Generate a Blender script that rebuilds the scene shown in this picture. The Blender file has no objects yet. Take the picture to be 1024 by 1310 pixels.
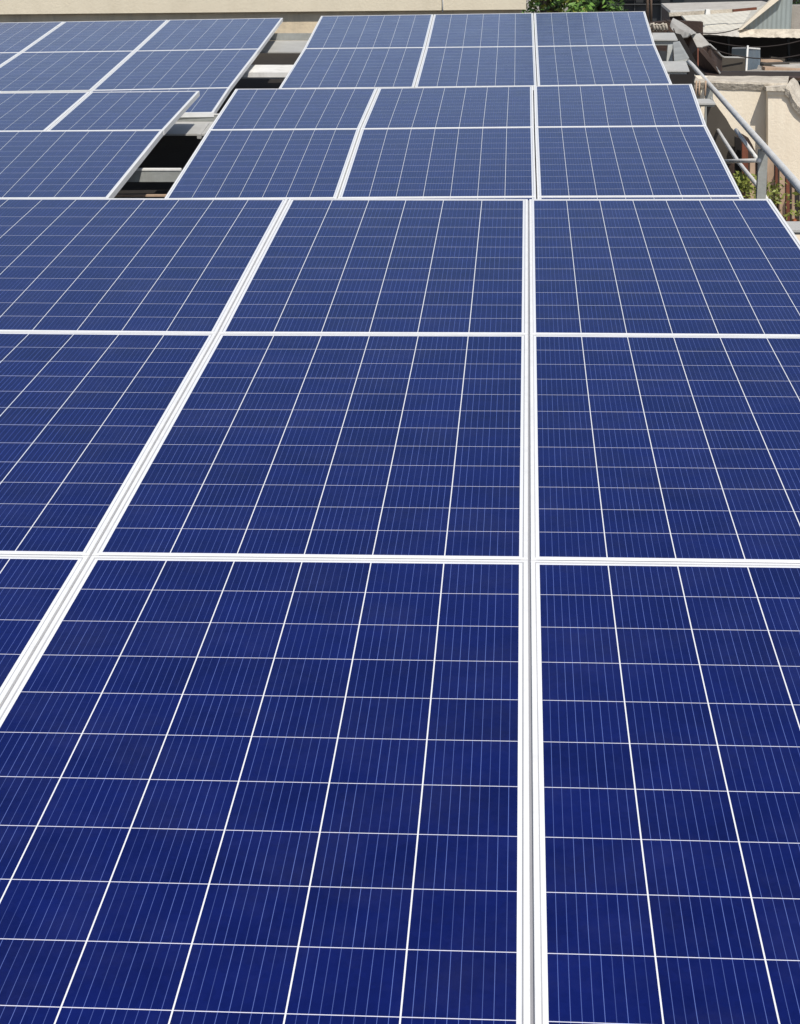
import bpy, bmesh, math, random
from mathutils import Vector, Matrix
random.seed(7)
sc = bpy.context.scene
COL = sc.collection
R = math.radians

# ------------------------------------------------------------------ camera, sky, sun, exposure
HC = 3.4                       # camera height above the terrace
TILT = R(4.5)                  # slope of the panel tables
PITCH, ROLL, YAW, F = .3882, -.0223, .0733, 2300.0
U = Vector((1, 0, 0)); V = Vector((0, math.cos(TILT), math.sin(TILT))); N = Vector((0, -math.sin(TILT), math.cos(TILT)))
_w = lambda a, b, c: U * a + V * b + N * c
cy, sy, cp, sp, cr, sr = math.cos(YAW), math.sin(YAW), math.cos(PITCH), math.sin(PITCH), math.cos(ROLL), math.sin(ROLL)
_r0 = _w(cy, sy, 0); _u0 = _w(-sy * sp, cy * sp, cp)
FW = _w(-sy * cp, cy * cp, -sp)
RT = _r0 * cr + _u0 * sr
UP = _u0 * cr - _r0 * sr
CAM = Vector((0, 0, HC))
cam = bpy.data.cameras.new('camera'); cam.sensor_fit = 'HORIZONTAL'; cam.sensor_width = 36; cam.lens = F / 1024 * 36
cam.clip_start = .05; cam.clip_end = 3000
co = bpy.data.objects.new('camera', cam); COL.objects.link(co)
m = Matrix((RT, UP, -FW)).transposed().to_4x4(); m.translation = CAM
co.matrix_world = m
sc.camera = co

SUN_EL, SUN_AZ = R(55), R(152)
world = bpy.data.worlds.new('World'); sc.world = world; world.use_nodes = True
wn = world.node_tree; bg = wn.nodes['Background']
sky = wn.nodes.new('ShaderNodeTexSky'); sky.sky_type = 'NISHITA'; sky.sun_disc = False
sky.sun_elevation = SUN_EL; sky.sun_rotation = SUN_AZ; sky.air_density = 1.0; sky.dust_density = 1.0; sky.ozone_density = 2.5
# thin pale haze low in the sky, added to the clear-sky model
tcw = wn.nodes.new('ShaderNodeTexCoord'); sxw = wn.nodes.new('ShaderNodeSeparateXYZ'); wn.links.new(tcw.outputs['Generated'], sxw.inputs[0])
hz = wn.nodes.new('ShaderNodeMapRange'); hz.inputs['From Min'].default_value = .285; hz.inputs['From Max'].default_value = .15
hz.inputs['To Min'].default_value = 0; hz.inputs['To Max'].default_value = .97; wn.links.new(sxw.outputs[2], hz.inputs['Value'])
hm = wn.nodes.new('ShaderNodeMixRGB'); hm.inputs[2].default_value = (6.0, 7.3, 9.1, 1)
wn.links.new(hz.outputs[0], hm.inputs[0]); wn.links.new(sky.outputs[0], hm.inputs[1])
wn.links.new(hm.outputs[0], bg.inputs[0]); bg.inputs[1].default_value = .085
sl = bpy.data.lights.new('sun', 'SUN'); sl.energy = 4.2; sl.angle = R(.5); sl.color = (1, .95, .87)
so = bpy.data.objects.new('sun', sl); COL.objects.link(so)
to_sun = Vector((math.sin(SUN_AZ) * math.cos(SUN_EL), math.cos(SUN_AZ) * math.cos(SUN_EL), math.sin(SUN_EL)))
so.rotation_euler = to_sun.to_track_quat('Z', 'Y').to_euler()
sc.view_settings.view_transform = 'Standard'; sc.view_settings.look = 'None'; sc.view_settings.exposure = 0; sc.view_settings.gamma = 1

# ------------------------------------------------------------------ placing helpers
def ray(px, py): return FW + RT * ((px - 512) / F) - UP * ((py - 655) / F)
def at(px, py, Z): return CAM + ray(px, py) * Z                     # a point Z metres in front of the camera
def atY(px, py, Y): r = ray(px, py); return CAM + r * (Y / r.y)     # on an upright plane across the view
def atZ(px, py, z): r = ray(px, py); return CAM + r * ((z - HC) / r.z)  # on a level plane
def plane_uv(px, py, n):                                            # on a table's plane, n below the camera
    r = ray(px, py); t = -n / r.dot(N); p = r * t
    return (p.dot(U), p.dot(V))

# ------------------------------------------------------------------ materials
MATS = {}
def mat(name, col, rough=.6, metal=0, var=.12, scale=6, stain=None, stain_amt=0, bump=.0, bscale=40, wave=None, ior=1.45):
    if name in MATS: return MATS[name]
    M = bpy.data.materials.new(name); M.use_nodes = True; nt = M.node_tree; L = nt.links
    b = nt.nodes['Principled BSDF']; b.inputs['Roughness'].default_value = rough; b.inputs['Metallic'].default_value = metal
    b.inputs['IOR'].default_value = ior
    tc = nt.nodes.new('ShaderNodeTexCoord'); nz = nt.nodes.new('ShaderNodeTexNoise')
    nz.inputs['Scale'].default_value = scale; nz.inputs['Detail'].default_value = 8; nz.inputs['Roughness'].default_value = .65
    L.new(tc.outputs['Object'], nz.inputs['Vector'])
    rp = nt.nodes.new('ShaderNodeValToRGB'); L.new(nz.outputs['Fac'], rp.inputs['Fac'])
    rp.color_ramp.elements[0].position = .3; rp.color_ramp.elements[1].position = .7
    rp.color_ramp.elements[0].color = [c * (1 - var) for c in col] + [1]
    rp.color_ramp.elements[1].color = [min(1, c * (1 + var)) for c in col] + [1]
    out = rp.outputs[0]
    if stain:
        mp = nt.nodes.new('ShaderNodeMapping'); mp.inputs['Scale'].default_value = (1, 1, .22)
        L.new(tc.outputs['Object'], mp.inputs['Vector'])
        n2 = nt.nodes.new('ShaderNodeTexNoise'); n2.inputs['Scale'].default_value = scale * 1.7; n2.inputs['Detail'].default_value = 10
        n2.inputs['Roughness'].default_value = .7
        L.new(mp.outputs[0], n2.inputs['Vector'])
        r2 = nt.nodes.new('ShaderNodeValToRGB'); r2.color_ramp.elements[0].position = .48; r2.color_ramp.elements[1].position = .72
        r2.color_ramp.elements[1].color = (stain_amt,) * 3 + (1,)
        L.new(n2.outputs['Fac'], r2.inputs['Fac'])
        mx = nt.nodes.new('ShaderNodeMixRGB'); mx.inputs[2].default_value = (*stain, 1)
        L.new(r2.outputs[0], mx.inputs[0]); L.new(out, mx.inputs[1]); out = mx.outputs[0]
    L.new(out, b.inputs['Base Color'])
    if bump or wave:
        bp = nt.nodes.new('ShaderNodeBump'); bp.inputs['Strength'].default_value = bump or .5; bp.inputs['Distance'].default_value = .02
        if wave:
            w = nt.nodes.new('ShaderNodeTexWave'); w.bands_direction = wave[0]; w.inputs['Scale'].default_value = wave[1]
            L.new(tc.outputs['Object'], w.inputs['Vector']); L.new(w.outputs['Fac'], bp.inputs['Height'])
        else:
            n3 = nt.nodes.new('ShaderNodeTexNoise'); n3.inputs['Scale'].default_value = bscale; n3.inputs['Detail'].default_value = 6
            L.new(tc.outputs['Object'], n3.inputs['Vector']); L.new(n3.outputs['Fac'], bp.inputs['Height'])
        L.new(bp.outputs[0], b.inputs['Normal'])
    MATS[name] = M; return M

def cell_material():
    M = bpy.data.materials.new('solar_cells'); M.use_nodes = True; nt = M.node_tree; L = nt.links
    b = nt.nodes['Principled BSDF']
    def val(x):
        n = nt.nodes.new('ShaderNodeValue'); n.outputs[0].default_value = x; return n.outputs[0]
    def mth(op, a, c=None, d=None):
        n = nt.nodes.new('ShaderNodeMath'); n.operation = op
        for i, v in enumerate((a, c, d)):
            if v is None: continue
            if isinstance(v, (int, float)): n.inputs[i].default_value = v
            else: L.new(v, n.inputs[i])
        return n.outputs[0]
    def mix(f, a, c):
        n = nt.nodes.new('ShaderNodeMixRGB')
        for i, v in enumerate((f, a, c)):
            if isinstance(v, tuple): n.inputs[i].default_value = (*v, 1)
            elif isinstance(v, (int, float)): n.inputs[i].default_value = v
            else: L.new(v, n.inputs[i])
        return n.outputs[0]
    uv = nt.nodes.new('ShaderNodeUVMap'); uv.uv_map = 'cells'
    sx = nt.nodes.new('ShaderNodeSeparateXYZ'); L.new(uv.outputs[0], sx.inputs[0])
    u, v = sx.outputs[0], sx.outputs[1]
    uv2 = nt.nodes.new('ShaderNodeUVMap'); uv2.uv_map = 'edge'
    s2 = nt.nodes.new('ShaderNodeSeparateXYZ'); L.new(uv2.outputs[0], s2.inputs[0])
    eu, ev = s2.outputs[0], s2.outputs[1]                           # 0..1 inside the cell field, outside it is backsheet
    fu = mth('ABSOLUTE', mth('SUBTRACT', mth('FRACT', mth('ADD', u, .5)), .5))
    fv = mth('ABSOLUTE', mth('SUBTRACT', mth('FRACT', mth('ADD', v, .5)), .5))
    gu = mth('LESS_THAN', fu, .0078)
    gv = mth('LESS_THAN', fv, .0060)
    out = mth('MAXIMUM', mth('MAXIMUM', mth('LESS_THAN', eu, 0), mth('GREATER_THAN', eu, 1)),
              mth('MAXIMUM', mth('LESS_THAN', ev, 0), mth('GREATER_THAN', ev, 1)))
    # busbars: nine a cell
    fb = mth('ABSOLUTE', mth('SUBTRACT', mth('FRACT', mth('ADD', mth('MULTIPLY', u, 10), .5)), .5))
    oi = nt.nodes.new('ShaderNodeObjectInfo')
    cmb = nt.nodes.new('ShaderNodeCombineXYZ')
    L.new(mth('FLOOR', u), cmb.inputs[0]); L.new(mth('FLOOR', v), cmb.inputs[1]); L.new(mth('MULTIPLY', oi.outputs['Random'], 77), cmb.inputs[2])
    wn_ = nt.nodes.new('ShaderNodeTexWhiteNoise'); L.new(cmb.outputs[0], wn_.inputs['Vector'])
    cmb2 = nt.nodes.new('ShaderNodeCombineXYZ')
    L.new(mth('FLOOR', mth('ADD', mth('MULTIPLY', u, 10), .5)), cmb2.inputs[0]); L.new(mth('FLOOR', v), cmb2.inputs[1]); L.new(oi.outputs['Random'], cmb2.inputs[2])
    wb = nt.nodes.new('ShaderNodeTexWhiteNoise'); L.new(cmb2.outputs[0], wb.inputs['Vector'])
    bb = mth('MULTIPLY', mth('LESS_THAN', fb, .030), mth('ADD', mth('MULTIPLY', wb.outputs['Value'], .6), .4))
    # crystal mottling and soft cloudy patches that cross the cells
    cm3 = nt.nodes.new('ShaderNodeCombineXYZ'); L.new(u, cm3.inputs[0]); L.new(v, cm3.inputs[1]); L.new(mth('MULTIPLY', oi.outputs['Random'], 31), cm3.inputs[2])
    n1 = nt.nodes.new('ShaderNodeTexNoise'); n1.inputs['Scale'].default_value = 1.3; n1.inputs['Detail'].default_value = 5; L.new(cm3.outputs[0], n1.inputs['Vector'])
    mp = nt.nodes.new('ShaderNodeMapping'); mp.inputs['Scale'].default_value = (9, 2.2, 1); L.new(cm3.outputs[0], mp.inputs['Vector'])
    n2 = nt.nodes.new('ShaderNodeTexNoise'); n2.inputs['Scale'].default_value = 1.6; n2.inputs['Detail'].default_value = 6; n2.inputs['Roughness'].default_value = .7; L.new(mp.outputs[0], n2.inputs['Vector'])
    vo = nt.nodes.new('ShaderNodeTexVoronoi'); vo.inputs['Scale'].default_value = 14; L.new(cm3.outputs[0], vo.inputs['Vector'])
    vs = nt.nodes.new('ShaderNodeSeparateXYZ'); L.new(vo.outputs['Color'], vs.inputs[0])
    k = mth('ADD', mth('MULTIPLY', mth('SUBTRACT', n1.outputs['Fac'], .5), .8), mth('MULTIPLY', mth('SUBTRACT', n2.outputs['Fac'], .5), .35))
    k = mth('ADD', k, mth('MULTIPLY', mth('SUBTRACT', wn_.outputs['Value'], .5), .22))
    k = mth('ADD', k, mth('MULTIPLY', mth('SUBTRACT', vs.outputs[0], .5), .16))
    k = mth('ADD', k, .5)
    base = mix(k, (.0024, .0054, .056), (.0062, .0135, .124))
    base = mix(bb, base, (.11, .16, .44))
    base = mix(gv, base, (.74, .74, .84))
    base = mix(mth('MAXIMUM', gu, out), base, (.86, .87, .88))
    # a film of dust
    n4 = nt.nodes.new('ShaderNodeTexNoise'); n4.inputs['Scale'].default_value = .8; n4.inputs['Detail'].default_value = 8; n4.inputs['Roughness'].default_value = .7
    L.new(cm3.outputs[0], n4.inputs['Vector'])
    dr = mth('MULTIPLY', mth('MAXIMUM', mth('SUBTRACT', n4.outputs['Fac'], .45), 0), .06)
    base = mix(dr, base, (.45, .43, .40))
    L.new(base, b.inputs['Base Color'])
    b.inputs['IOR'].default_value = 1.50
    b.inputs['Specular Tint'].default_value = (.18, .32, 1.0, 1)      # blue anti-reflection coating
    L.new(mth('ADD', .10, mth('MULTIPLY', n4.outputs['Fac'], .16)), b.inputs['Roughness'])
    tc = nt.nodes.new('ShaderNodeTexCoord')
    n5 = nt.nodes.new('ShaderNodeTexNoise'); n5.inputs['Scale'].default_value = 1.3; n5.inputs['Detail'].default_value = 2; L.new(tc.outputs['Object'], n5.inputs['Vector'])
    bp = nt.nodes.new('ShaderNodeBump'); bp.inputs['Strength'].default_value = .25; bp.inputs['Distance'].default_value = .004
    L.new(n5.outputs['Fac'], bp.inputs['Height']); L.new(bp.outputs[0], b.inputs['Normal'])
    return M
CELLS = cell_material()
ALU = mat('white_anodised_frame', (.82, .82, .81), .42, 0, .04, 14, stain=(.62, .61, .58), stain_amt=.35)
LIPSHADE = mat('grey_lip_shade', (.44, .44, .45), .6, 0, .1, 9)  # grey strip painted for the shadow gap inside the frame lip
BACK = mat('white_backsheet', (.7, .7, .7), .6)
RAIL = mat('rail_aluminium', (.36, .36, .38), .5, .2, .06, 5)
GALV = mat('galvanised_steel', (.34, .35, .33), .55, .1, .2, 6, stain=(.25, .24, .21), stain_amt=.5, bump=.1)
GALVL = mat('light_galvanised_sheet', (.46, .455, .43), .55, .0, .12, 4, stain=(.34, .32, .28), stain_amt=.4)
PIPE = mat('grey_painted_pipe', (.66, .65, .62), .5, .0, .10, 6, stain=(.30, .29, .26), stain_amt=.35)
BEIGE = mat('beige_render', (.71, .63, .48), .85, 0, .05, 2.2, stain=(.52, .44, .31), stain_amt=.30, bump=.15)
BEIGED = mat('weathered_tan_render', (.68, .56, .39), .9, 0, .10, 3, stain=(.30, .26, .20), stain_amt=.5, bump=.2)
CREAM = mat('cream_render', (.88, .78, .62), .85, 0, .05, 1.5, stain=(.60, .47, .34), stain_amt=.35, bump=.15)
COPING = mat('pale_cement_coping', (.56, .50, .41), .85, 0, .22, 6, stain=(.28, .24, .19), stain_amt=.8, bump=.6)
SHEET = mat('old_cream_sheet_roof', (.68, .65, .56), .7, .0, .08, 3, stain=(.42, .37, .28), stain_amt=.45, wave=('X', 3.2), bump=.25)
SHEETG = mat('weathered_grey_sheet', (.44, .42, .38), .6, .1, .12, 4, stain=(.25, .21, .17), stain_amt=.6)
SHEET2 = mat('dusty_grey_sheet_roof', (.50, .47, .42), .8, 0, .2, 4, stain=(.30, .26, .22), stain_amt=.7)
GABLE = mat('blue_grey_cladding', (.30, .34, .33), .6, 0, .08, 3, stain=(.22, .24, .23), stain_amt=.4, wave=('X', 5.0), bump=.4)
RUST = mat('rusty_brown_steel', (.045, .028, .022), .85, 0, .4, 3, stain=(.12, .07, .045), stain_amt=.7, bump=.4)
BEAMD = mat('dark_brown_paint', (.022, .015, .013), .7, 0, .3, 3)
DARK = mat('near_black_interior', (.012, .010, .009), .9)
DARKF = mat('dark_facade', (.035, .038, .042), .5, 0, .3, 2)
DARKROOF = mat('shade_black_roof', (.020, .016, .013), .9, 0, .3, 2, bump=.3)  # colour blackened to give the shade under the tables
CONC = mat('grey_concrete', (.34, .31, .27), .9, 0, .15, 3, stain=(.2, .18, .15), stain_amt=.6, bump=.3)
TANK = mat('blue_grey_tank', (.10, .135, .165), .45, .1, .15, 3, stain=(.16, .18, .19), stain_amt=.5)
WOOD = mat('bleached_wood', (.46, .33, .23), .85, 0, .2, 6, stain=(.28, .17, .10), stain_amt=.7)
REDWOOD = mat('red_brown_timber', (.17, .055, .03), .8, 0, .35, 5, stain=(.05, .03, .02), stain_amt=.6)
SHEET_SHADE = mat('grey_brown_sheet_and_shade', (.065, .055, .043), .8, 0, .15, 2)  # shared by real sheets, planks and the painted shade on the cream wall
LEAF = mat('leaf_green', (.14, .27, .045), .6, 0, .4, 3)
LEAFY = mat('yellow_green_leaf', (.22, .25, .045), .6, 0, .4, 6)
LEAFD = mat('dark_leaf_green', (.03, .065, .015), .6, 0, .4, 3)
BARK = mat('bark', (.09, .065, .045), .9, 0, .3, 8)
FLOWER = mat('orange_red_petal', (.36, .10, .03), .6, 0, .3, 6)
WHITEP = mat('chalky_white_paint', (.75, .74, .70), .8, 0, .08, 6, stain=(.45, .42, .38), stain_amt=.5)

# ------------------------------------------------------------------ object helpers
def tag(o, label=None, cat=None, group=None, kind=None):
    if label: o['label'] = label
    if cat: o['category'] = cat
    if group: o['group'] = group
    if kind: o['kind'] = kind
    return o
def thing(name, label, cat, loc=(0, 0, 0), group=None):
    o = bpy.data.objects.new(name, None); o.empty_display_size = .1; COL.objects.link(o); o.location = loc
    return tag(o, label, cat, group)
def link(name, me, parent=None):
    o = bpy.data.objects.new(name, me); COL.objects.link(o)
    if parent:
        o.parent = parent; o.location = (0, 0, 0)
        off = Vector(parent.location)
        p = parent.parent
        while p: off += Vector(p.location); p = p.parent
        for v in me.vertices: v.co -= off
    return o
class MB:
    def __init__(s): s.bm = bmesh.new()
    def poly(s, pts, d):                       # polygon pushed along d into a slab
        d = Vector(d); a = [s.bm.verts.new(p) for p in pts]; b = [s.bm.verts.new(Vector(p) + d) for p in pts]
        n = len(pts)
        s.bm.faces.new(a); s.bm.faces.new(b[::-1])
        for i in range(n): s.bm.faces.new((a[i], b[i], b[(i + 1) % n], a[(i + 1) % n]))
        return s
    def box(s, lo, hi):
        x0, y0, z0 = lo; x1, y1, z1 = hi
        return s.poly([(x0, y0, z0), (x1, y0, z0), (x1, y0, z1), (x0, y0, z1)], (0, y1 - y0, 0))
    def tube(s, pts, r, n=12, r1=None):
        pts = [Vector(p) for p in pts]; rings = []
        for i, p in enumerate(pts):
            t = (pts[min(i + 1, len(pts) - 1)] - pts[max(i - 1, 0)]).normalized()
            a = t.cross(Vector((0, 0, 1)))
            if a.length < .05: a = t.cross(Vector((1, 0, 0)))
            a.normalize(); c = t.cross(a)
            rr = r if r1 is None else r + (r1 - r) * i / (len(pts) - 1)
            rings.append([s.bm.verts.new(p + (a * math.cos(q * 2 * math.pi / n) + c * math.sin(q * 2 * math.pi / n)) * rr) for q in range(n)])
        for x, y in zip(rings, rings[1:]):
            for q in range(n):
                f = s.bm.faces.new((x[q], x[(q + 1) % n], y[(q + 1) % n], y[q])); f.smooth = True
        s.bm.faces.new(rings[0][::-1]); s.bm.faces.new(rings[-1])
        return s
    def bar(s, a, b, w, h):                    # box bar from a to b, w across, h high
        a = Vector(a); b = Vector(b); t = (b - a).normalized(); c = t.cross(Vector((0, 0, 1)))
        if c.length < .05: c = Vector((1, 0, 0))
        c.normalize(); e = c.cross(t).normalized()
        return s.poly([a - c * w / 2 - e * h / 2, a + c * w / 2 - e * h / 2, a + c * w / 2 + e * h / 2, a - c * w / 2 + e * h / 2], b - a)
    def strip(s, rows, th):                    # lofted sheet through rows of points with thickness along th
        th = Vector(th); g = []
        for r_ in rows: g.append([s.bm.verts.new(p) for p in r_])
        h = [[s.bm.verts.new(v.co + th) for v in r_] for r_ in g]
        nr, nc = len(g), len(g[0])
        for i in range(nr - 1):
            for j in range(nc - 1):
                s.bm.faces.new((g[i][j], g[i][j + 1], g[i + 1][j + 1], g[i + 1][j]))
                s.bm.faces.new((h[i][j], h[i + 1][j], h[i + 1][j + 1], h[i][j + 1]))
        for i in range(nr - 1):
            for j in (0, nc - 1): s.bm.faces.new((g[i][j], g[i + 1][j], h[i + 1][j], h[i][j]))
        for j in range(nc - 1):
            for i in (0, nr - 1): s.bm.faces.new((g[i][j], h[i][j], h[i][j + 1], g[i][j + 1]))
        return s
    def leaf(s, c, size, nrm=None):
        d = Vector((random.gauss(0, 1), random.gauss(0, 1), random.gauss(0, .7))).normalized()
        e = d.cross(Vector((random.gauss(0, 1), random.gauss(0, 1), random.gauss(0, 1)))).normalized()
        a = Vector(c)
        vs = [s.bm.verts.new(a + d * size), s.bm.verts.new(a + e * size * .42 + d * size * .1), s.bm.verts.new(a - d * size), s.bm.verts.new(a - e * size * .42 + d * size * .1)]
        s.bm.faces.new(vs); return s
    def build(s, name, m, parent=None, bevel=0):
        if bevel: bmesh.ops.bevel(s.bm, geom=s.bm.edges[:], offset=bevel, segments=2, affect='EDGES')
        bmesh.ops.recalc_face_normals(s.bm, faces=s.bm.faces[:])
        me = bpy.data.meshes.new(name); s.bm.to_mesh(me); s.bm.free(); me.materials.append(m)
        return link(name, me, parent)

# ------------------------------------------------------------------ solar panels
def lerp(a, b, t): return (a[0] + (b[0] - a[0]) * t, a[1] + (b[1] - a[1]) * t)
def bil(q, s, t): return lerp(lerp(q[0], q[1], s), lerp(q[3], q[2], s), t)   # q = near left, near right, far right, far left
def inset(q, d):
    w0 = math.dist(q[0], q[1]); w1 = math.dist(q[3], q[2]); h0 = math.dist(q[0], q[3]); h1 = math.dist(q[1], q[2])
    return [bil(q, d / w0, d / h0), bil(q, 1 - d / w0, d / h1), bil(q, 1 - d / w1, 1 - d / h1), bil(q, d / w1, 1 - d / h0)]
def solar_panel(q, n, cols, label, group, fr=None, rows=12, marg=.0085):
    """q: four corners in the table's own plane (u, v) metres; n: distance of that plane below the camera."""
    if fr is None: fr = ([i / cols for i in range(cols + 1)],) * 2
    W3 = lambda p, z=0: CAM + U * p[0] + V * p[1] - N * n + N * z
    ctr = bil(q, .5, .5)
    root = thing('solar_panel', label, 'solar panel', W3(ctr, -.034), group)
    o = inset(q, .0032); i1 = inset(o, .0095); i2 = inset(o, .0118)
    bm = bmesh.new(); T = [bm.verts.new(W3(p)) for p in inset(o, .0008)]; S = [bm.verts.new(W3(p, -.0008)) for p in o]
    D = [bm.verts.new(W3(p, -.034)) for p in o]; A = [bm.verts.new(W3(p)) for p in i1]; B = [bm.verts.new(W3(p, -.0012)) for p in i2]
    C2 = [bm.verts.new(W3(p, -.006)) for p in i2]; E = [bm.verts.new(W3(p, -.034)) for p in inset(o, .03)]
    for k in range(4):
        j = (k + 1) % 4
        for X, Y in ((T, A), (S, T), (D, S), (E, D)): bm.faces.new((X[k], X[j], Y[j], Y[k]))
        for X, Y in ((A, B), (B, C2)):
            f = bm.faces.new((X[k], X[j], Y[j], Y[k])); f.material_index = 1
    bmesh.ops.recalc_face_normals(bm, faces=bm.faces[:])
    me = bpy.data.meshes.new('frame'); bm.to_mesh(me); bm.free(); me.materials.append(ALU); me.materials.append(LIPSHADE)
    link('frame', me, root)
    # laminate: one vertex per cell corner, plus the white margin
    g = inset(o, .0100); c = inset(g, marg)
    bm = bmesh.new(); uvl = bm.loops.layers.uv.new('cells'); edl = bm.loops.layers.uv.new('edge')
    ss = list(range(-1, cols + 2)); ts = list(range(-1, rows + 2)); grid = {}
    for a in ss:
        for b_ in ts:
            t = min(max(b_ / rows, 0), 1)
            f0 = fr[0][min(max(a, 0), cols)]; f1 = fr[1][min(max(a, 0), cols)]; s_ = f0 + (f1 - f0) * t
            if a in (-1, cols + 1) or b_ in (-1, rows + 1):
                Q = g; pc = bil(c, s_, t); pg = bil(g, s_, t)
                u_ = pg[0] if a in (-1, cols + 1) else pc[0]; v_ = pg[1] if b_ in (-1, rows + 1) else pc[1]
                # keep the margin straight along each edge
                if b_ in (-1, rows + 1) and a not in (-1, cols + 1):
                    e0, e1 = (g[0], g[1]) if b_ == -1 else (g[3], g[2]); tt = (u_ - e0[0]) / (e1[0] - e0[0]); v_ = e0[1] + (e1[1] - e0[1]) * tt
                if a in (-1, cols + 1) and b_ not in (-1, rows + 1):
                    e0, e1 = (g[0], g[3]) if a == -1 else (g[1], g[2]); tt = (v_ - e0[1]) / (e1[1] - e0[1]); u_ = e0[0] + (e1[0] - e0[0]) * tt
                p = (u_, v_)
            else: p = bil(c, s_, t)
            grid[a, b_] = bm.verts.new(W3(p, -.002))
    def uvof(a, b_): return (min(max(a, 0), cols), min(max(b_, 0), rows))
    for a in ss[:-1]:
        for b_ in ts[:-1]:
            f = bm.faces.new((grid[a, b_], grid[a + 1, b_], grid[a + 1, b_ + 1], grid[a, b_ + 1]))
            margin = a in (-1, cols) or b_ in (-1, rows)
            for lp, (x, y) in zip(f.loops, ((a, b_), (a + 1, b_), (a + 1, b_ + 1), (a, b_ + 1))):
                lp[uvl].uv = uvof(x, y); lp[edl].uv = (-1, -1) if margin else (.5, .5)
    bmesh.ops.recalc_face_normals(bm, faces=bm.faces[:])
    bb = [bm.verts.new(W3(p, -.008)) for p in g]; f = bm.faces.new(bb[::-1]); f.material_index = 1
    me = bpy.data.meshes.new('glass'); bm.to_mesh(me); bm.free(); me.materials.append(CELLS); me.materials.append(BACK)
    link('glass', me, root)
    # junction box on the underside
    b1 = MB(); p = bil(q, .5, .9); k = W3(p, -.008)
    b1.poly([k + U * a + V * b_ for a, b_ in ((-.06, -.04), (.06, -.04), (.06, .04), (-.06, .04))], -N * .022)
    b1.build('junction_box', DARK, root)
    return root

def uvline(n, pts): return [plane_uv(x, y, n) for x, y in pts]
def extend(a, b, length):                      # carry line a->b on to the given slope length past b
    dv = b[1] - a[1]; k = (b[1] + (length if dv > 0 else -length) - a[1]) / dv
    return (a[0] + (b[0] - a[0]) * k, a[1] + dv * k)

# front table
n1 = 1.6408
T = uvline(n1, [(-37, 252.8), (369.5, 253.6), (676.5, 254.3), (987, 254)])
M_ = uvline(n1, [(-250, 421.4), (278, 425.8), (677, 427), (1109, 430)])
B_ = uvline(n1, [(-677, 699), (115.5, 710.2), (677.5, 716), (1330, 724)])
Cd = uvline(n1, [(-949, 904), (0, 904), (681.6, 1310), (1770, 1310)])
C_ = [extend(b, d, 1.965 - abs(d[1] - b[1])) for b, d in zip(B_, Cd)]
G1 = 'solar panels of the front table'
frM = ([0, .166, .328, .489, .652, .823, 1], [0, .172, .332, .493, .656, .822, 1])
cc = [9, 6, 7]
for (lo, hi, rn, rk) in ((C_, B_, 'nearest row', 0), (B_, M_, 'second row', 1), (M_, T, 'back row', 2)):
    for k in range(3):
        fr = None
        if k == 1: fr = ([i / 6 for i in range(7)], frM[0]) if rk == 0 else frM
        lab = {0: 'left of the two long joints', 1: 'between the two long joints', 2: 'right of the two long joints'}[k]
        solar_panel([lo[k], lo[k + 1], hi[k + 1], hi[k]], n1, cc[k], 'front table panel, %s, %s' % (rn, lab), G1, fr)

def plane_at(px, py, w):                       # distance below the camera of a table whose metre measures w pixels at (px, py)
    return -(ray(px, py) * (F / w)).dot(N)
n2 = plane_at(560, 180, 225); n3 = plane_at(620, 62, 152); nl3 = plane_at(250, 66, 146); nl2 = plane_at(150, 166, 205)
cn3 = ['left', 'centre', 'right']
# second table
a2 = uvline(n2, [(301, 113.2), (483.9, 112.2), (682.8, 109.4), (886, 107)])
b2 = uvline(n2, [(266, 165.6), (461.3, 164.2), (684, 162), (905, 160.2)])
c2 = uvline(n2, [(209, 254), (431.7, 252.6), (687, 251), (951, 250)])
d2 = [extend(a, b, 1.0) for a, b in zip(b2, c2)]
G2 = 'solar panels of the middle table'
for lo, hi, rn, rows in ((b2, a2, 'back row', 12), (c2, b2, 'front row', 12), (d2, c2, 'lowest, mostly hidden row', 7)):
    for k in range(3):
        solar_panel([lo[k], lo[k + 1], hi[k + 1], hi[k]], n2, 7, 'middle table blue panel, %s of %s' % (cn3[k], rn), G2, rows=rows)
# third table
a3 = uvline(n3, [(410.5, 20), (555, 18), (683, 16.2), (826, 14)])
b3 = uvline(n3, [(388.5, 61.6), (544.7, 60.2), (685, 58.8), (839, 56.8)])
c3 = uvline(n3, [(356, 112.8), (530.5, 111), (687.5, 109.2), (861, 107)])
G3 = 'solar panels of the farthest table on the right'
for lo, hi, rn in ((b3, a3, 'back row'), (c3, b3, 'front row')):
    for k in range(3):
        solar_panel([lo[k], lo[k + 1], hi[k + 1], hi[k]], n3, (7, 6, 7)[k], 'farthest right-hand table pale blue panel, %s of %s' % (cn3[k], rn), G3)
# far left table
a4 = uvline(nl3, [(-52, 29.4), (82.5, 27.2), (215.7, 25), (362.5, 22.4)])
b4 = uvline(nl3, [(-119, 68.6), (26.6, 66.6), (172.6, 64.7), (333, 62)])
c4 = uvline(nl3, [(-217, 119.5), (-50, 117.5), (116.7, 115), (295, 111.6)])
d4 = [c4[0], c4[1], plane_uv(78, 146, nl3), plane_uv(274, 143.3, nl3)]
G4 = 'solar panels of the far left table'
for lo, hi, rn in ((b4, a4, 'back row'), (c4, b4, 'middle row'), (d4, c4, 'front row')):
    for k in range(3):
        if rn == 'front row' and k < 2: continue
        solar_panel([lo[k], lo[k + 1], hi[k + 1], hi[k]], nl3, 7, 'far left table pale blue panel, %s of %s' % (cn3[k], rn), G4, rows=12 if rn != 'front row' else 8)
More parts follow.
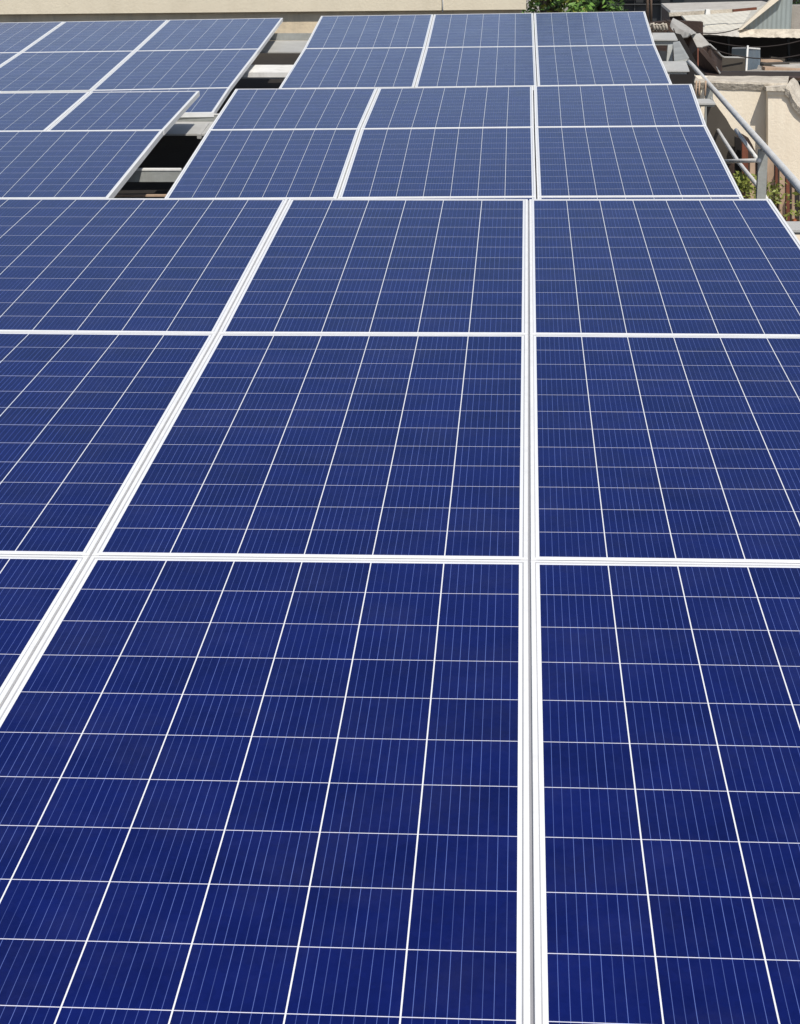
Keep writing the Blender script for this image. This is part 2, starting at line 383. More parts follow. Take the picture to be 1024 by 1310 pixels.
# near left table
a5 = uvline(nl2, [(-28, 118.6), (115.5, 117.2), (256, 115.8)])
b5 = uvline(nl2, [(-102, 167.8), (58.4, 167), (210.4, 165.8)])
e5 = uvline(nl2, [(-157, 168.2), (209.6, 165.9)])
c5 = uvline(nl2, [(-265, 254), (139.5, 252.6)])
G5 = 'solar panels of the nearer left table'
for lo, hi, rn in ((b5, a5, 'back row'), (c5, e5, 'front row')):
    for k in range(len(lo) - 1 if rn == 'front row' else 2):
        solar_panel([lo[k], lo[k + 1], hi[k + 1], hi[k]], nl2, 12 if rn == 'front row' else 6, ('wide blue panel forming the front row of the nearer left table' if rn == 'front row' else 'nearer left table blue panel, %s end of back row' % ('left', 'right')[k]), G5)

# ------------------------------------------------------------------ rails, beams and legs under the tables
def W_(n, p, z=0): return CAM + U * p[0] + V * p[1] - N * n + N * z
ROOFD = .75
def long_rail(n, pts, label, depth=-.006):
    b = MB()
    for a, c in zip(pts, pts[1:]): b.poly([W_(n, (a[0] - .016, a[1]), depth - .03), W_(n, (a[0] + .016, a[1]), depth - .03), W_(n, (a[0] + .016, a[1]), depth), W_(n, (a[0] - .016, a[1]), depth)], W_(n, c) - W_(n, a))
    o = b.build('joint_rail', RAIL); tag(o, label, 'mounting rail', 'mounting rails in the panel joints')
long_rail(n1, [C_[1], B_[1], M_[1], T[1]], 'grey rail down the left long joint of the front table')
long_rail(n1, [C_[2], B_[2], M_[2], T[2]], 'grey rail down the right long joint of the front table')
def cross_rail(n, a, c, label, w=.0029, depth=-.0008):
    a = Vector(a); c = Vector(c); b = MB()
    b.poly([W_(n, (a[0], a[1] - w), depth - .03), W_(n, (a[0], a[1] + w), depth - .03), W_(n, (a[0], a[1] + w), depth), W_(n, (a[0], a[1] - w), depth)], W_(n, c) - W_(n, a))
    o = b.build('cross_rail', RAIL); tag(o, label, 'mounting rail', 'mounting rails in the panel joints')
for k, (row, nm) in enumerate(((B_, 'front'), (M_, 'back'))):
    for i in (0, 1, 2):
        if nm: cross_rail(n1, (row[i][0] + .02, row[i][1]), (row[i + 1][0] - .02, row[i + 1][1]), 'grey rail in the %s cross joint of the front table, %s section' % (nm, cn3[i]))

def table_frame(n, u0, u1, vs, label, group='steel frames under the panel tables'):
    t = thing('table_frame', label, 'steel frame', W_(n, (u0, vs[0]), -.2), group)
    for v in vs:
        b = MB(); p = W_(n, (u0, v), -.11); q = W_(n, (u1, v), -.11); b.bar(p, q, .06, .10); b.build('crossbeam', GALV, t)
        for k in range(3):
            x = u0 + .25 + (u1 - u0 - .5) * k / 2; top = W_(n, (x, v), -.161); b = MB(); b.box((top.x - .03, top.y - .03, top.z - ROOFD), (top.x + .03, top.y + .03, top.z)); b.build('leg', GALV, t)
table_frame(n1, T[0][0] + .2, T[3][0] - .1, [C_[2][1] + .3, B_[2][1] + .4, M_[2][1] + .5], 'galvanised frame hidden below the front table')
table_frame(n2, a2[0][0] + .1, a2[3][0] - .1, [b2[0][1] - .1], 'galvanised frame hidden below the middle table')
table_frame(n3, a3[0][0] + .1, a3[3][0] - .1, [b3[0][1] - .1], 'galvanised frame hidden below the farthest right-hand table')
exec_parts = []

# ------------------------------------------------------------------ the setting
def struct(o): o['kind'] = 'structure'; return o
b = MB(); b.box((-400, -100, -9.2), (400, 1500, -9.0)); struct(b.build('ground', CONC))
# roof the tables stand on, parallel to them; near-black colour paints the shade there
nr = nl3 + .62
uR = max(T[3][0], c2[3][0]) + .15
b = MB(); b.poly([W_(nr, (-9, -2)), W_(nr, (uR, -2)), W_(nr, (uR, 21.5)), W_(nr, (-9, 21.5))], -N * .25); struct(b.build('roof', DARKROOF))

# beige wall at the back left: overhanging fascia over a recessed wall
YW = 20.0
def yl(px): return YW + 1.3 * (px / 672)
def wallpt(px, py, dy=0): r = ray(px, py); Y = yl(px) + dy; return CAM + r * (Y / r.y)
w = thing('parapet_wall', 'long beige rendered wall with an overhanging band behind the tables', 'wall', wallpt(300, 20))
b = MB(); p0, p1 = wallpt(-500, 26), wallpt(673.5, 11.8)
p0 = wallpt(-500, 22.6)
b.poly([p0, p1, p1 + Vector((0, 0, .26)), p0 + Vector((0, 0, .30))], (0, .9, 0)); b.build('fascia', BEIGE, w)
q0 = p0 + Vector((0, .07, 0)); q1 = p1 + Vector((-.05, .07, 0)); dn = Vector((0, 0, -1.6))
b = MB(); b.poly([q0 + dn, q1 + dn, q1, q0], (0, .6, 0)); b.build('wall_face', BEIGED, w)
b = MB(); a_ = wallpt(566.5, 15.5, -.03); b.tube([a_, a_ + Vector((.004, 0, .12)), a_ + Vector((0, 0, .24))], .007, 6)
tag(b.build('cable', WHITEP), 'thin pale cable hanging down the beige wall', 'cable')
# thin horizontal seam on the wall at its far right: drip stain handled in the material

def quad(name, m_, pts, d, label=None, cat=None, parent=None, group=None):
    b = MB(); b.poly(pts, d); o = b.build(name, m_, parent)
    if label: tag(o, label, cat, group)
    return o

# beams seen in the gap between the left and right tables
G6 = 'steel beams crossing the gap between tables'
def on_plane(px, py, n): r = ray(px, py); return CAM + r * (-n / r.dot(N))
def gapbeam(label, x0, x1, yt, yb, n, plate=None, m1=GALV, m2=GALVL, lip=None):
    """upright web between image heights yt and yb at distance n below the camera's plane, with a sloping plate in front"""
    tp = on_plane((x0 + x1) / 2, yt, n); t = thing('gap_beam', label, 'steel beam', tp, G6); Y = tp.y
    quad('web', m1, [atY(x0, yb, Y), atY(x1, yb, Y), atY(x1, yt, Y), atY(x0, yt, Y)], (0, .03, 0), parent=t)
    if lip: quad('lip', WHITEP, [atY(x0, yt, Y - .004), atY(x1, yt, Y - .004), atY(x1, yt - lip, Y + .05), atY(x0, yt - lip, Y + .05)], (0, 0, -.008), parent=t)
    if plate:
        xa, xb, y2, dY = plate
        quad('flange', m2, [atY(xa, y2, Y - dY), atY(xb, y2, Y - dY), atY(x1, yb + .2, Y - .01), atY(x0, yb + .2, Y - .01)], (0, 0, -.012), parent=t)
    return t
nm = max(n3, nl3) + .10
gapbeam('grey channel beam, farthest in the gap, below the beige wall', 338, 402, 42.3, 51.4, nm, (326, 396, 66.0, .75))
gapbeam('grey beam in the gap under the white ledge', 290, 385, 92.8, 100.5, nm)
gapbeam('wide grey channel beam in the gap below the far left table', 215, 283, 145.4, 155, nl3 + .012, (195, 262, 171.0, .55), lip=.6)
gapbeam('nearest grey beam in the gap, white top edge, beside the middle table', 150, 232, 216.4, 232.5, max(n2, nl2) + .09, lip=1.8)
p_ = on_plane(340, 92.6, nm); q_ = on_plane(340, 83, nm)
quad('white_ledge', WHITEP, [atY(292, 92.4, p_.y - .02), atY(384, 92.4, p_.y - .02), atY(384, 82.6, p_.y + .5), atY(292, 82.6, p_.y + .5)], (0, 0, -.04), 'chalky white ledge in the gap between the far tables', 'ledge')
p_ = on_plane(180, 250, max(n2, nl2) + .35)
quad('timber_batten', WOOD, [atY(130, 251.5, p_.y), atY(222, 251.5, p_.y), atY(222, 249.6, p_.y), atY(130, 249.6, p_.y)], (0, .05, 0), 'brown timber batten deep in the gap beside the middle table', 'batten')
# bent lip on the wide beam
quad('steel_angle', GALVL, [on_plane(x, y, nl3 + .05) for x, y in ((252, 171.5), (257, 171.8), (268, 156.5), (264, 156.5))], (0, 0, -.03), 'short light grey steel angle at the end of the wide gap beam', 'steel angle')

# beam ends sticking out right of the tables
G7 = 'beam ends sticking out right of the tables'
def beam_end(x0, x1, yt, ym, yb, n, label):
    A_ = on_plane(x1, ym, n); B2 = on_plane(x1, yt, n); Y = A_.y; Y2 = B2.y; t = thing('beam_end', label, 'steel beam', A_, G7)
    quad('top_plate', GALVL, [atY(x0, ym, Y), atY(x1 + 1.5, ym, Y), atY(x1 - 3, yt, Y2), atY(x0, yt, Y2)], (0, 0, -.01), parent=t)
    quad('web', GALV, [atY(x0, yb, Y + .02), atY(x1, yb, Y + .02), atY(x1, ym + .1, Y + .02), atY(x0, ym + .1, Y + .02)], (0, .04, 0), parent=t)
    a, c = atY(x1, yb, Y + .02), atY(x1 - 3, yt, Y2); c2_ = Vector((c.x, c.y, a.z + .05))
    quad('end_cap', GALV, [a, atY(x1, ym, Y + .02), c, c2_], (-.01, 0, 0), parent=t)
beam_end(835, 866, 41.5, 50.3, 57.5, n3 + .08, 'pale beam end farthest back, beside the farthest right-hand table')
beam_end(845, 881, 78, 90, 94.5, n3 + .09, 'pale beam end beside the front right corner of the farthest table')
beam_end(870, 914.5, 126, 131.8, 136, n2 + .08, 'pale beam end beside the back right corner of the middle table')
beam_end(985, 1060, 283, 294, 300, n1 + .14, 'pale beam end at the right edge beside the front table')

# ------------------------------------------------------------------ railing on the right
zt = HC - 1.24; zl = HC - 1.56
rl = thing('railing', 'grey tubular handrail running back along the right side', 'railing', atZ(977, 186, zt - .3))
b = MB(); pA = atZ(1024, 240, zt); pB = atZ(885, 82, zt); d_ = (pA - pB).normalized()
b.tube([pA + d_ * 3.5, pA, (pA + pB) / 2, pB, atZ(878, 76, zt + .01)], .021, 16); b.build('top_rail', PIPE, rl)
pts = [atZ(985, 262, zl), atZ(974, 243, zl), atZ(945, 207, zl), atZ(925, 176, zl), atZ(902, 139, zl)]
b = MB(); b.tube(pts, .014, 10); b.build('lower_rail', PIPE, rl)
p_ = atZ(977, 187, zt); b = MB(); b.box((p_.x - .028, p_.y - .03, zt - .95), (p_.x + .026, p_.y + .03, zt - .02)); b.build('post', GALV, rl)
b = MB(); b.tube([at(942, 166, 12.2), at(970, 204.5, p_.y * 1.0 + .3)], .013, 10); b.build('brace', PIPE, rl)
b = MB(); b.tube([at(925, 206.3, 11.2), at(972, 205, 10.8)], .013, 10); b.build('crossbar', PIPE, rl)
for (x, y) in ((908, 108), (893, 92)):
    q_ = atZ(x, y, zt); b = MB(); b.box((q_.x - .03, q_.y - .03, zt - 1.1), (q_.x + .03, q_.y + .03, zt - .02)); b.build('post', GALV, rl)
# folded end plate of the railing
quad('end_plate', GALV, [at(861.5, 54, 15.8), at(868, 53, 15.8), at(880.5, 75, 14.9), at(879, 78, 14.9), at(863, 78, 14.9)], (.02, .1, 0), parent=rl)
quad('post', GALV, [at(855, 57, 15.6), at(861, 56.5, 15.6), at(861, 79, 15.6), at(853, 79, 15.6)], (0, .06, 0), parent=rl)
b = MB(); q_ = atZ(1062, 286, zt); b.box((q_.x - .03, q_.y - .03, zt - .95), (q_.x + .03, q_.y + .03, zt - .02)); b.build('post', GALV, rl)

# ------------------------------------------------------------------ cream building on the right
YC = 16.0
cb = thing('cream_building', 'cream rendered building with pale coping beyond the railing', 'building', atY(960, 250, YC))
def C(px, py, dy=0): return atY(px, py, YC + dy)
# recessed wall left, projecting wall right (nearer)
quad('wall', CREAM, [C(880, 330), C(984, 330), C(983, 106.5), C(898, 103.8)], (0, .7, 0), parent=cb)
quad('projecting_wall', CREAM, [C(983, 340, -.15), C(1150, 340, -.15), C(1150, 180, -.15), C(1040, 146, -.15), C(1022, 134, -.15), C(1014, 120, -.15), C(1008, 116.5, -.15), C(983, 116.5, -.15)], (0, 1.2, 0), parent=cb)
quad('cornice', COPING, [C(981, 116.3, -.19), C(1010, 116.6, -.19), C(1008, 109.6, -.19), C(981, 111.5, -.19)], (0, .5, 0), parent=cb)
quad('cornice_band', CREAM, [C(982.5, 121, -.17), C(1013, 121, -.17), C(1011, 116.8, -.17), C(982.5, 116.8, -.17)], (0, .1, 0), parent=cb)
# broken uneven coping top
rows = []
for k in range(15):
    x = 889 + k * 8.5; r_ = random.Random(k)
    rows.append([C(x, 105.2 + .03 * (x - 889) + r_.uniform(-.5, .5), -.03), C(x, 102.8 + .028 * (x - 889) + r_.uniform(-.3, .3), -.025), C(x + 2, 97 + r_.uniform(-.5, .4), .72)])
b = MB(); b.strip(rows, (0, .02, -.05)); b.build('coping', COPING, cb)
rows = []
for k, (x, y) in enumerate(((1007, 108.5), (1012, 112), (1016, 122), (1022, 131), (1032, 139), (1045, 147), (1090, 160), (1140, 176))):
    r_ = random.Random(k + 40)
    rows.append([C(x - 1.5, y + 4 + r_.uniform(-.6, .6), -.2), C(x, y + r_.uniform(-.8, .8), -.19), C(x + 5, y - 6 + r_.uniform(-1, 1), .1), C(x + 9, y - 9 + r_.uniform(-1, 1), .5)])
b = MB(); b.strip(rows, (0, .02, -.06)); b.build('coping', COPING, cb)
quad('tile_ledge', RUST, [C(1010, 99, .6), C(1040, 100, .6), C(1040, 97, .75), C(1010, 97, .75)], (0, .1, -.03), parent=cb)

# added dark cutouts for the shade on the wall, and clutter below
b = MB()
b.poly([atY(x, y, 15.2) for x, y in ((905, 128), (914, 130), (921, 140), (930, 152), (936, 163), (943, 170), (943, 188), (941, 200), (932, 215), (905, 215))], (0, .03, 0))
tag(b.build('wall_shade_cutout', SHEET_SHADE), 'dark curved cutout standing in for shade on the cream wall behind the railing', 'metal sheet')
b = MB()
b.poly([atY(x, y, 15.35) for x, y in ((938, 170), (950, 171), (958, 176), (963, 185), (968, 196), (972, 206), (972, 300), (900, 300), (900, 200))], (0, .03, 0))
tag(b.build('dark_board', RUST), 'near-black cutout standing in for shade below the cream wall', 'board')  # dark shape added for the lower part of the wall's shade, no real board
quad('dark_board', BEAMD, [atY(x, y, 15.3) for x, y in ((973, 300), (1024, 300), (1024, 243), (1013, 234), (1003, 219), (990, 203), (980, 197), (973, 193))], (0, .03, 0), 'dark weathered board standing behind the bleached boards', 'board')
G8 = 'timber boards standing by the railing'
for (x0, x1, y0, y1, Y, mm, lb) in ((941, 949, 175, 255, 15.1, DARK, 'black board just behind the lower rail'), (950, 958, 180, 262, 15.0, REDWOOD, 'red brown board left of the railing post'), (960, 967, 205, 262, 14.9, WOOD, 'tan board touching the railing post'),
                                (982, 991, 196, 285, 14.2, WOOD, 'wide bleached board right of the railing post'), (992.5, 996, 204, 285, 14.4, REDWOOD, 'narrow dark red board between bleached boards'),
                                (998, 1005, 212, 292, 14.1, WOOD, 'bleached board behind the leafy plant'), (1006.5, 1011, 222, 292, 14.3, REDWOOD, 'narrow dark red board near the flowers'), (1014, 1017.5, 240, 292, 14.0, WOOD, 'thin pale board beside the orange flowers')):
    quad('timber_board', mm, [atY(x0, y1, Y), atY(x1, y1, Y), atY(x1 - .5, y0 + 2, Y), atY(x0, y0, Y)], (0, .05, 0), lb, 'board', group=G8)
quad('paving', CONC, [W_(nr + 1.4, (uR + .01, 2)), W_(nr + 1.4, (uR + 9, 2)), W_(nr + 1.4, (uR + 9, 21)), W_(nr + 1.4, (uR + .01, 21))], -N * .2)['kind'] = 'structure'

def plant(name, cx0, cx1, cy0, cy1, Y, nleaf, size, m_, label, cat='plant', flower=None, stems=6):
    base = atY((cx0 + cx1) / 2, cy1 + 6, Y); t = thing(name, label, cat, base)
    b = MB(); tips = []
    for i in range(stems):
        tip = atY(random.uniform(cx0, cx1), random.uniform(cy0, (cy0 + cy1) / 2), Y + random.uniform(-.15, .15)); mid = (base + tip) / 2 + Vector((random.uniform(-.05, .05), 0, .03))
        b.tube([base + Vector((random.uniform(-.04, .04), 0, 0)), mid, tip], .008, 5, .003); tips.append((mid, tip))
    b.build('stem', BARK, t)
    b = MB()
    for i in range(nleaf):
        mid, tip = random.choice(tips); p = mid.lerp(tip, random.random() ** .7) if random.random() < .6 else atY(random.uniform(cx0, cx1), random.uniform(cy0, cy1), Y + random.uniform(-.2, .2))
        b.leaf(p + Vector([random.gauss(0, .03) for _ in range(3)]), size * random.uniform(.6, 1.3))
    b.build('foliage', m_, t)
    if flower:
        for i in range(flower):                    # each blossom: petals round a centre
            c = atY(random.uniform(cx0, cx1), random.uniform(cy0 + 4, cy1), Y - .1 + random.uniform(-.08, .08)); b = MB()
            n_ = 7; ctr = b.bm.verts.new(c + Vector((0, -.006, 0))); ring = [b.bm.verts.new(c + Vector((math.cos(q * math.pi / n_), -.004 * (q % 2), math.sin(q * math.pi / n_))) * (.026 if q % 2 else .015)) for q in range(2 * n_)]
            for q in range(2 * n_): b.bm.faces.new((ctr, ring[q], ring[(q + 1) % (2 * n_)]))
            b.build('flower', FLOWER, t)
    return t
plant('leafy_plant', 942, 968, 228, 254, 12.6, 300, .022, LEAFY, 'green bushy plant left of the railing post')
plant('leafy_plant', 976, 1012, 230, 285, 12.4, 250, .021, LEAFY, 'loose yellow-green plant right of the railing post')
plant('flowering_plant', 1016, 1060, 252, 284, 12.3, 120, .026, LEAFY, 'orange-red flowering plant at the right edge', 'plant', flower=16)

# ------------------------------------------------------------------ shed and clutter, top right
sh = thing('shed', 'old sheet-roofed shed with blue-grey gable and dark open front', 'shed', atY(960, 95, 27))
def S(px, py, Y=27.0): return atY(px, py, Y)
quad('roof', SHEET, [S(893, 41.8, 26.5), S(946.5, 38, 26.4), S(1000, -4, 30), S(962, 12.3, 30.5), S(872, 18.5, 30.5)], (0, 0, -.03), parent=sh)
quad('roof_verge', CREAM, [S(945, 38.7, 26.3), S(949.5, 37.6, 26.3), S(1004, -6, 26.3), S(993, -6, 26.3)], (0, .15, 0), parent=sh)
quad('gable_wall', GABLE, [S(948.5, 38, 26.42), S(1012, 37.4, 26.42), S(1015, -8, 26.42), S(1003, -8, 26.42)], (0, .1, 0), parent=sh)
rows = []
for k in range(40):
    x = 946 + k * 3.2; rows.append([S(x, 47.2 + .025 * (x - 946) * .5 + random.uniform(-.6, .5), 26.25), S(x, 36.9, 26.4)])
b = MB(); b.strip(rows, (0, .04, 0)); b.build('fascia', COPING, sh)
rows = []
for k in range(18):
    x = 896 + k * 2.95; rows.append([S(x, 42.8 + .085 * (x - 896) + random.uniform(-.4, .4), 26.2), S(x, 41.2 - .065 * (x - 896), 26.35)])
b = MB(); b.strip(rows, (0, .04, 0)); b.build('eave', SHEET2, sh)
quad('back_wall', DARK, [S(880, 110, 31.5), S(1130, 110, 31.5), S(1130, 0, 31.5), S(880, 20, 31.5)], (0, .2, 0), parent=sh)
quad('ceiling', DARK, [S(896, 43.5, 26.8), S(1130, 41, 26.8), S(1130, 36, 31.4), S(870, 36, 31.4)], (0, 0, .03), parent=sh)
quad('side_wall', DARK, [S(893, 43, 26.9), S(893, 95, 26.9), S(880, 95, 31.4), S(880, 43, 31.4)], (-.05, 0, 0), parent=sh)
for x in (933, 1010): quad('post', DARKF, [S(x - 1, 76, 27.2), S(x + 1.2, 76, 27.2), S(x + 1.2, 44, 27.2), S(x - 1, 44, 27.2)], (0, .1, 0), parent=sh)
quad('concrete_pier', CONC, [S(1012.5, 37, 26.5), S(1100, 37, 26.5), S(1100, 7, 26.5), S(1014, 7, 26.5)], (0, .5, 0), parent=sh)
# flat roof in front of the shed, with beam edge
quad('flat_roof', CONC, [at(885, 93.2, 21.5), at(1130, 93.2, 21.5), at(1130, 74.5, 27.5), at(885, 74.5, 27.5)], (0, 0, -.1), 'grey flat roof littered with planks in front of the shed', 'roof')
quad('edge_beam', BEAMD, [at(876, 98.3, 21.4), at(1130, 99.5, 21.4), at(1130, 93, 21.4), at(880, 91.5, 21.4)], (0, .15, 0), 'dark brown steel beam along the flat roof edge', 'steel beam')
G9 = 'planks lying on the flat roof'
for (x0, y0, x1, y1, Z, mm, lb) in ((977, 87, 1030, 90, 22.5, WOOD, 'bleached plank nearest the dark beam'), (975, 82.5, 1008, 81.5, 23.6, SHEET_SHADE, 'dark plank behind the bleached one'), (972, 76, 1000, 79, 24.6, WOOD, 'short tan plank beside the tank'), (985, 73, 1003, 76, 25.5, SHEET_SHADE, 'grey strip farthest back on the flat roof'), (990, 85.5, 1040, 84, 23.0, SHEET2, 'pale sheet strip at the right edge of the flat roof')):
    b = MB(); b.bar(at(x0, y0, Z), at(x1, y1, Z), .25, .04); tag(b.build('plank', mm), lb, 'plank', G9)
# tank
tk = thing('water_tank', 'blue-grey square tank with white corner strip on the flat roof', 'tank', at(955, 92, 22.6))
quad('side_panel', TANK, [at(937, 91, 23.2), at(955, 92.6, 22.4), at(955, 61.5, 22.4), at(937, 61.5, 23.2)], (0, .03, 0), parent=tk)
quad('front_panel', TANK, [at(957, 92.3, 22.4), at(968, 90, 22.9), at(972, 80, 23.0), at(973, 62.5, 23.0), at(957, 61.5, 22.4)], (0, .03, 0), parent=tk)
quad('corner_strip', WHITEP, [at(954.2, 92.8, 22.35), at(956.4, 92.8, 22.35), at(958.4, 58, 22.35), at(956.3, 58, 22.35)], (0, .03, 0), parent=tk)
quad('rim', WHITEP, [at(937.5, 62, 23.15), at(955, 61.8, 22.38), at(955, 60.4, 22.38), at(937.5, 60.6, 23.15)], (0, .02, 0), parent=tk)
quad('rim', WHITEP, [at(958, 61.8, 22.38), at(973.2, 63, 22.98), at(973.2, 61.2, 22.98), at(958, 60.2, 22.38)], (0, .02, 0), parent=tk)
quad('back_panel', TANK, [at(937, 88, 24.4), at(973, 88, 24.4), at(973, 62.5, 24.4), at(937, 62.5, 24.4)], (0, .03, 0), parent=tk)
# low grey screen beside it
sc_ = thing('metal_screen', 'grey-green sheet metal screen with a bent top edge beside the tank', 'screen', at(940, 92, 22))
quad('sheet', SHEET_SHADE, [at(924.5, 92.5, 22.2), at(954, 92.5, 22.1), at(954, 73.5, 22.1), at(924.5, 73, 22.2)], (0, .02, 0), parent=sc_)
b = MB(); b.tube([at(908.5, 56.5, 21.3), at(917, 64.5, 21.6), at(923.5, 71.5, 21.9), at(927, 73, 22.1), at(953.5, 73.3, 22.05)], .011, 6); b.build('top_edge', GALVL, sc_)
quad('side_sheet', RUST, [at(897, 62, 21.3), at(909, 57.5, 21.35), at(924, 73, 22), at(924.5, 92.5, 22.1), at(921, 94.5, 21.6), at(912, 82, 21.5)], (0, .02, 0), parent=sc_)
b = MB(); b.tube([at(899, 63, 21.2), at(906, 71, 21.2), at(914, 83, 21.2), at(921.5, 94, 21.2)], .014, 6); b.build('edge_strip', GALVL, sc_)
# rusty wall below the bent sheets
rw = quad('rusty_wall', RUST, [at(875, 47, 21.5), at(884, 44, 21.5), at(893, 62, 21.0), at(900, 62, 21.0), at(914, 78, 21.0), at(921, 95, 21.0), at(898, 99, 21.0), at(876, 78, 21.5)], (0, .3, 0), 'dark rust-brown sheet wall left of the tank', 'wall')
quad('corner_post', REDWOOD, [at(892.5, 90, 20.9), at(894.3, 92, 20.9), at(894.3, 62, 20.9), at(892.8, 61, 20.9)], (0, .05, 0), 'red-brown corner post on the rusty wall', 'post')
# bent sheets
rows = []
for i in range(7):
    s = i / 6
    a = (861.5 + s * 29.5, 22.5 + s * 19.0 + math.sin(s * 3.14) * -1.5)
    c = (858 + s * 22 + math.sin(s * 3.1) * 0, 34 + s * 13.5)
    if i == 6: c = (884, 43.5)
    if i == 5: c = (880, 47)
    if i == 4: c = (874, 47.8)
    if i == 3: c = (868, 45.5)
    if i == 2: c = (863.5, 41)
    if i == 1: c = (859.5, 36.5)
    if i == 0: c = (857.5, 33)
    mid = ((a[0] + c[0]) / 2 - .5, (a[1] + c[1]) / 2 - .5)
    rows.append([at(*a, 22.6 - s * .8), at(*mid, 22.0 - s * .8), at(*c, 21.9 - s * .8)])
b = MB(); b.strip(rows, (.01, .02, -.01)); o = b.build('bent_sheet', SHEETG, None)
tag(o, 'curled pale metal sheet hanging at the corner of the shed roof', 'metal sheet')
rows = []
for i in range(5):
    s = i / 4
    rows.append([at(884.5 + s * 8.5, 44.5 + s * 17, 21.6 - s * .3), at(890 + s * 9, 43 + s * 16.5, 21.7 - s * .3), at(896 + s * 13, 42 + s * 14.5, 21.8 - s * .3)])
b = MB(); b.strip(rows, (.01, .02, -.01)); tag(b.build('bent_sheet', SHEETG), 'flat pale sheet sloping down above the rusty wall', 'metal sheet')
# long low roof behind the shed
lr = thing('outbuilding', 'long low outbuilding with dusty flat roof behind the shed', 'building', atY(900, 30, 33))
quad('roof', SHEET2, [atY(858.5, 13.6, 31.5), atY(970, 11.2, 31.5), atY(982, 2.5, 34), atY(975, .8, 36), atY(846.5, 3.8, 36)], (0, 0, -.05), parent=lr)
b = MB(); b.bar(atY(858, 14.2, 31.4), atY(971, 11.8, 31.4), .04, .035); b.build('roof_edge', WHITEP, lr)
quad('front_wall', RUST, [atY(857, 30, 31.6), atY(975, 30, 31.6), atY(970, 12, 31.6), atY(859, 14.4, 31.6)], (0, .2, 0), parent=lr)
quad('side_wall', RUST, [atY(847, 26, 35.9), atY(857, 30, 31.6), atY(858.3, 14.8, 31.6), atY(847, 5.2, 35.9)], (.1, 0, 0), parent=lr)
b = MB(); b.bar(at(856, 18.3, 26.5), at(938, 13.2, 26.5), .1, .05); tag(b.build('ridge_pipe', COPING), 'pale pipe lying along the shed roof ridge', 'pipe')
b = MB(); b.bar(at(938, 13.2, 26.3), at(968, 10.5, 26.3), .08, .035); tag(b.build('ridge_pipe', REDWOOD), 'rusty pipe lying along the right half of the shed ridge', 'pipe')
quad('bracket', WHITEP, [at(903, 18.5, 26.2), at(909.5, 18, 26.2), at(909, 11.5, 26.2), at(904, 12, 26.2)], (0, .2, 0), 'small white bracket on the shed ridge', 'bracket')

for i, (x0, y0, x1, y1, Z, sag, lb) in enumerate(((850, 24, 946, 36, 24, .12, 'black cable sagging in front of the shed roof'), (893, 47, 1024, 52, 23.5, .10, 'black cable under the shed eave'), (905, 60, 1024, 70, 21, .08, 'thin cable above the flat roof'), (862, 36, 900, 92, 20.6, .10, 'cable hanging down the rusty wall'))):
    b = MB(); A_, B2 = at(x0, y0, Z), at(x1, y1, Z); b.tube([A_.lerp(B2, t / 10) - Vector((0, 0, sag * 4 * t / 10 * (1 - t / 10))) for t in range(11)], .007, 5)
    tag(b.build('cable', BEAMD), lb, 'cable', 'cables strung about the shed')

# dark facade behind, with twin pipes
df = thing('dark_building', 'dark glassy building behind the shed, top of the picture', 'building', atY(830, 40, 44))
quad('facade', DARKF, [atY(760, 80, 44), atY(1200, 80, 44), atY(1200, -120, 44), atY(760, -120, 44)], (0, 6, 0), parent=df)
for y in (-1, 5, 29.5): quad('ledge', mat('ledge_grey', (.10, .10, .10), .8), [atY(775, y + .5, 43.8), atY(858, y + .3, 43.8), atY(858, y - .3, 43.8), atY(775, y - .2, 43.8)], (0, .15, 0), parent=df)
for x in (776, 795, 812, 846): quad('mullion', mat('mullion_dark', (.06, .06, .06), .6), [atY(x, 60, 43.85), atY(x + .8, 60, 43.85), atY(x + .8, -60, 43.85), atY(x, -60, 43.85)], (0, .12, 0), parent=df)
for x in (808, 836, 870): quad('window', mat('dark_window', (.02, .025, .03), .15), [atY(x - 9, 3, 43.9), atY(x + 6, 3, 43.9), atY(x + 6, -30, 43.9), atY(x - 9, -30, 43.9)], (0, .08, 0), parent=df)
for x, lb in ((828.5, 'left one of two brown drainpipes above the farthest table'), (833, 'right one of two brown drainpipes above the farthest table')):
    b = MB(); b.tube([atY(x + .6, 32, 30), atY(x - .8, -60, 30)], .022, 8); tag(b.build('drainpipe', mat('brown_pipe', (.22, .15, .11), .6)), lb, 'pipe', 'brown drainpipes')
b = MB()
for i in range(5):
    x = 832 + i * 4; b.tube([atY(x, 40, 25), atY(x + .5, 31 + i % 2 * 2, 25), atY(x + 4, 29.5 + i % 3, 25), atY(x + 6, 38, 25)], .02, 6)
tag(b.build('pipe_tangle', COPING), 'tangle of pale bent pipes beside the farthest table', 'pipes')
quad('yard_wall', RUST, [atY(800, 60, 26), atY(900, 70, 26), atY(900, 28, 26), atY(858, 26, 26), atY(800, 33, 26)], (0, .3, 0), 'dark brown yard wall right of the farthest table', 'wall')
quad('dark_yard_fence', DARK, [at(860, 140, 19.5), at(925, 140, 19.5), at(905, 95, 19.5), at(896, 88, 19.5), at(872, 44, 19.5), at(855, 40, 19.5)], (0, .1, 0), 'black sheet fence below the rusty wall', 'fence')
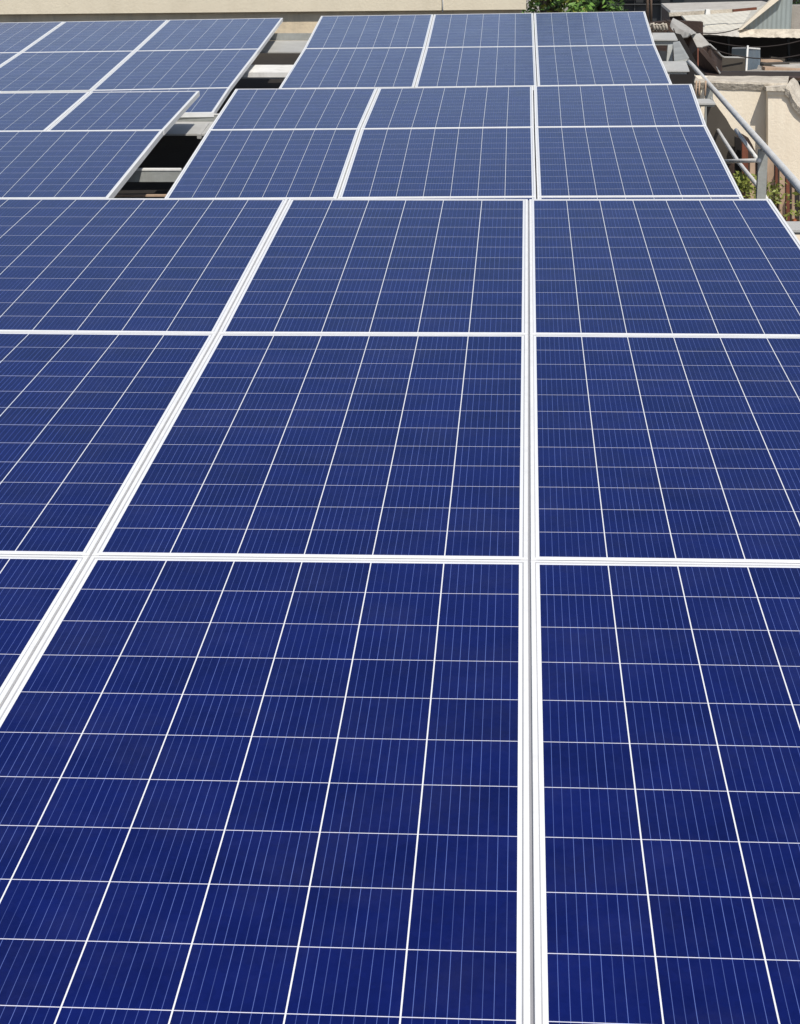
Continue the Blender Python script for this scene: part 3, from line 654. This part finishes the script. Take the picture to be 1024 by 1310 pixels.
for x, lb in ((891.5, 'left yellow-brown pipe stub by the handrail'), (895.5, 'right yellow-brown pipe stub by the handrail'), (903.5, 'rusty pipe stub by the cream wall corner')):
    b = MB(); b.tube([at(x - 1, 122, 14.6), at(x, 103, 14.6)], .007, 6); tag(b.build('pipe_stub', WOOD), lb, 'pipe', 'thin pipe stubs')

# ------------------------------------------------------------------ tree at the top
def tree(px0, px1, pyb, Y, h, label, dens, ms, seed):
    rn = random.Random(seed); base = atY((px0 + px1) / 2, pyb, Y); base.z = -9; wid = (atY(px1, pyb, Y) - atY(px0, pyb, Y)).length
    t = thing('broadleaf_tree', label, 'tree', base, 'trees behind the beige wall')
    top = atY((px0 + px1) / 2, pyb, Y).z + h
    b = MB(); c0 = Vector((base.x, base.y, top - h * .9)); b.tube([base, base + Vector((.1, 0, 4)), c0], .22, 8, .12)
    ends = []
    for i in range(9):
        e = c0 + Vector((rn.uniform(-.5, .5) * wid, rn.uniform(-.8, .8), rn.uniform(-.2, .7) * h)); b.tube([c0 - Vector((0, 0, .6)), (c0 + e) / 2 + Vector((0, 0, .1)), e], .07, 6, .02); ends.append(e)
    b.build('trunk', BARK, t)
    bs = [MB() for _ in ms]
    for i in range(dens):
        c = Vector((base.x + rn.uniform(-.5, .5) * wid, base.y + rn.uniform(-1, 1), top - h + rn.uniform(-.75, 1.) * h)); s = rn.uniform(.12, .3); k = rn.randrange(len(ms))
        for j in range(26):
            random.seed(rn.random()); d = Vector([rn.gauss(0, 1) for _ in range(3)]).normalized() * s * rn.random() ** .4
            bs[k].leaf(c + d, rn.uniform(.035, .07))
    for bb, mm in zip(bs, ms): bb.build('crown', mm, t)
tree(668, 745, 14, 27, 1.8, 'bright green leafy tree just right of the beige wall', 330, (LEAF, LEAFY, LEAFD), 3)
tree(735, 790, 14, 29, 1.6, 'darker green tree between the bright tree and dark building', 260, (LEAFD, LEAFD, LEAF), 4)
tree(1005, 1080, 5, 38, 1.2, 'dark tree above the concrete pier of the shed', 60, (LEAFD,), 5)
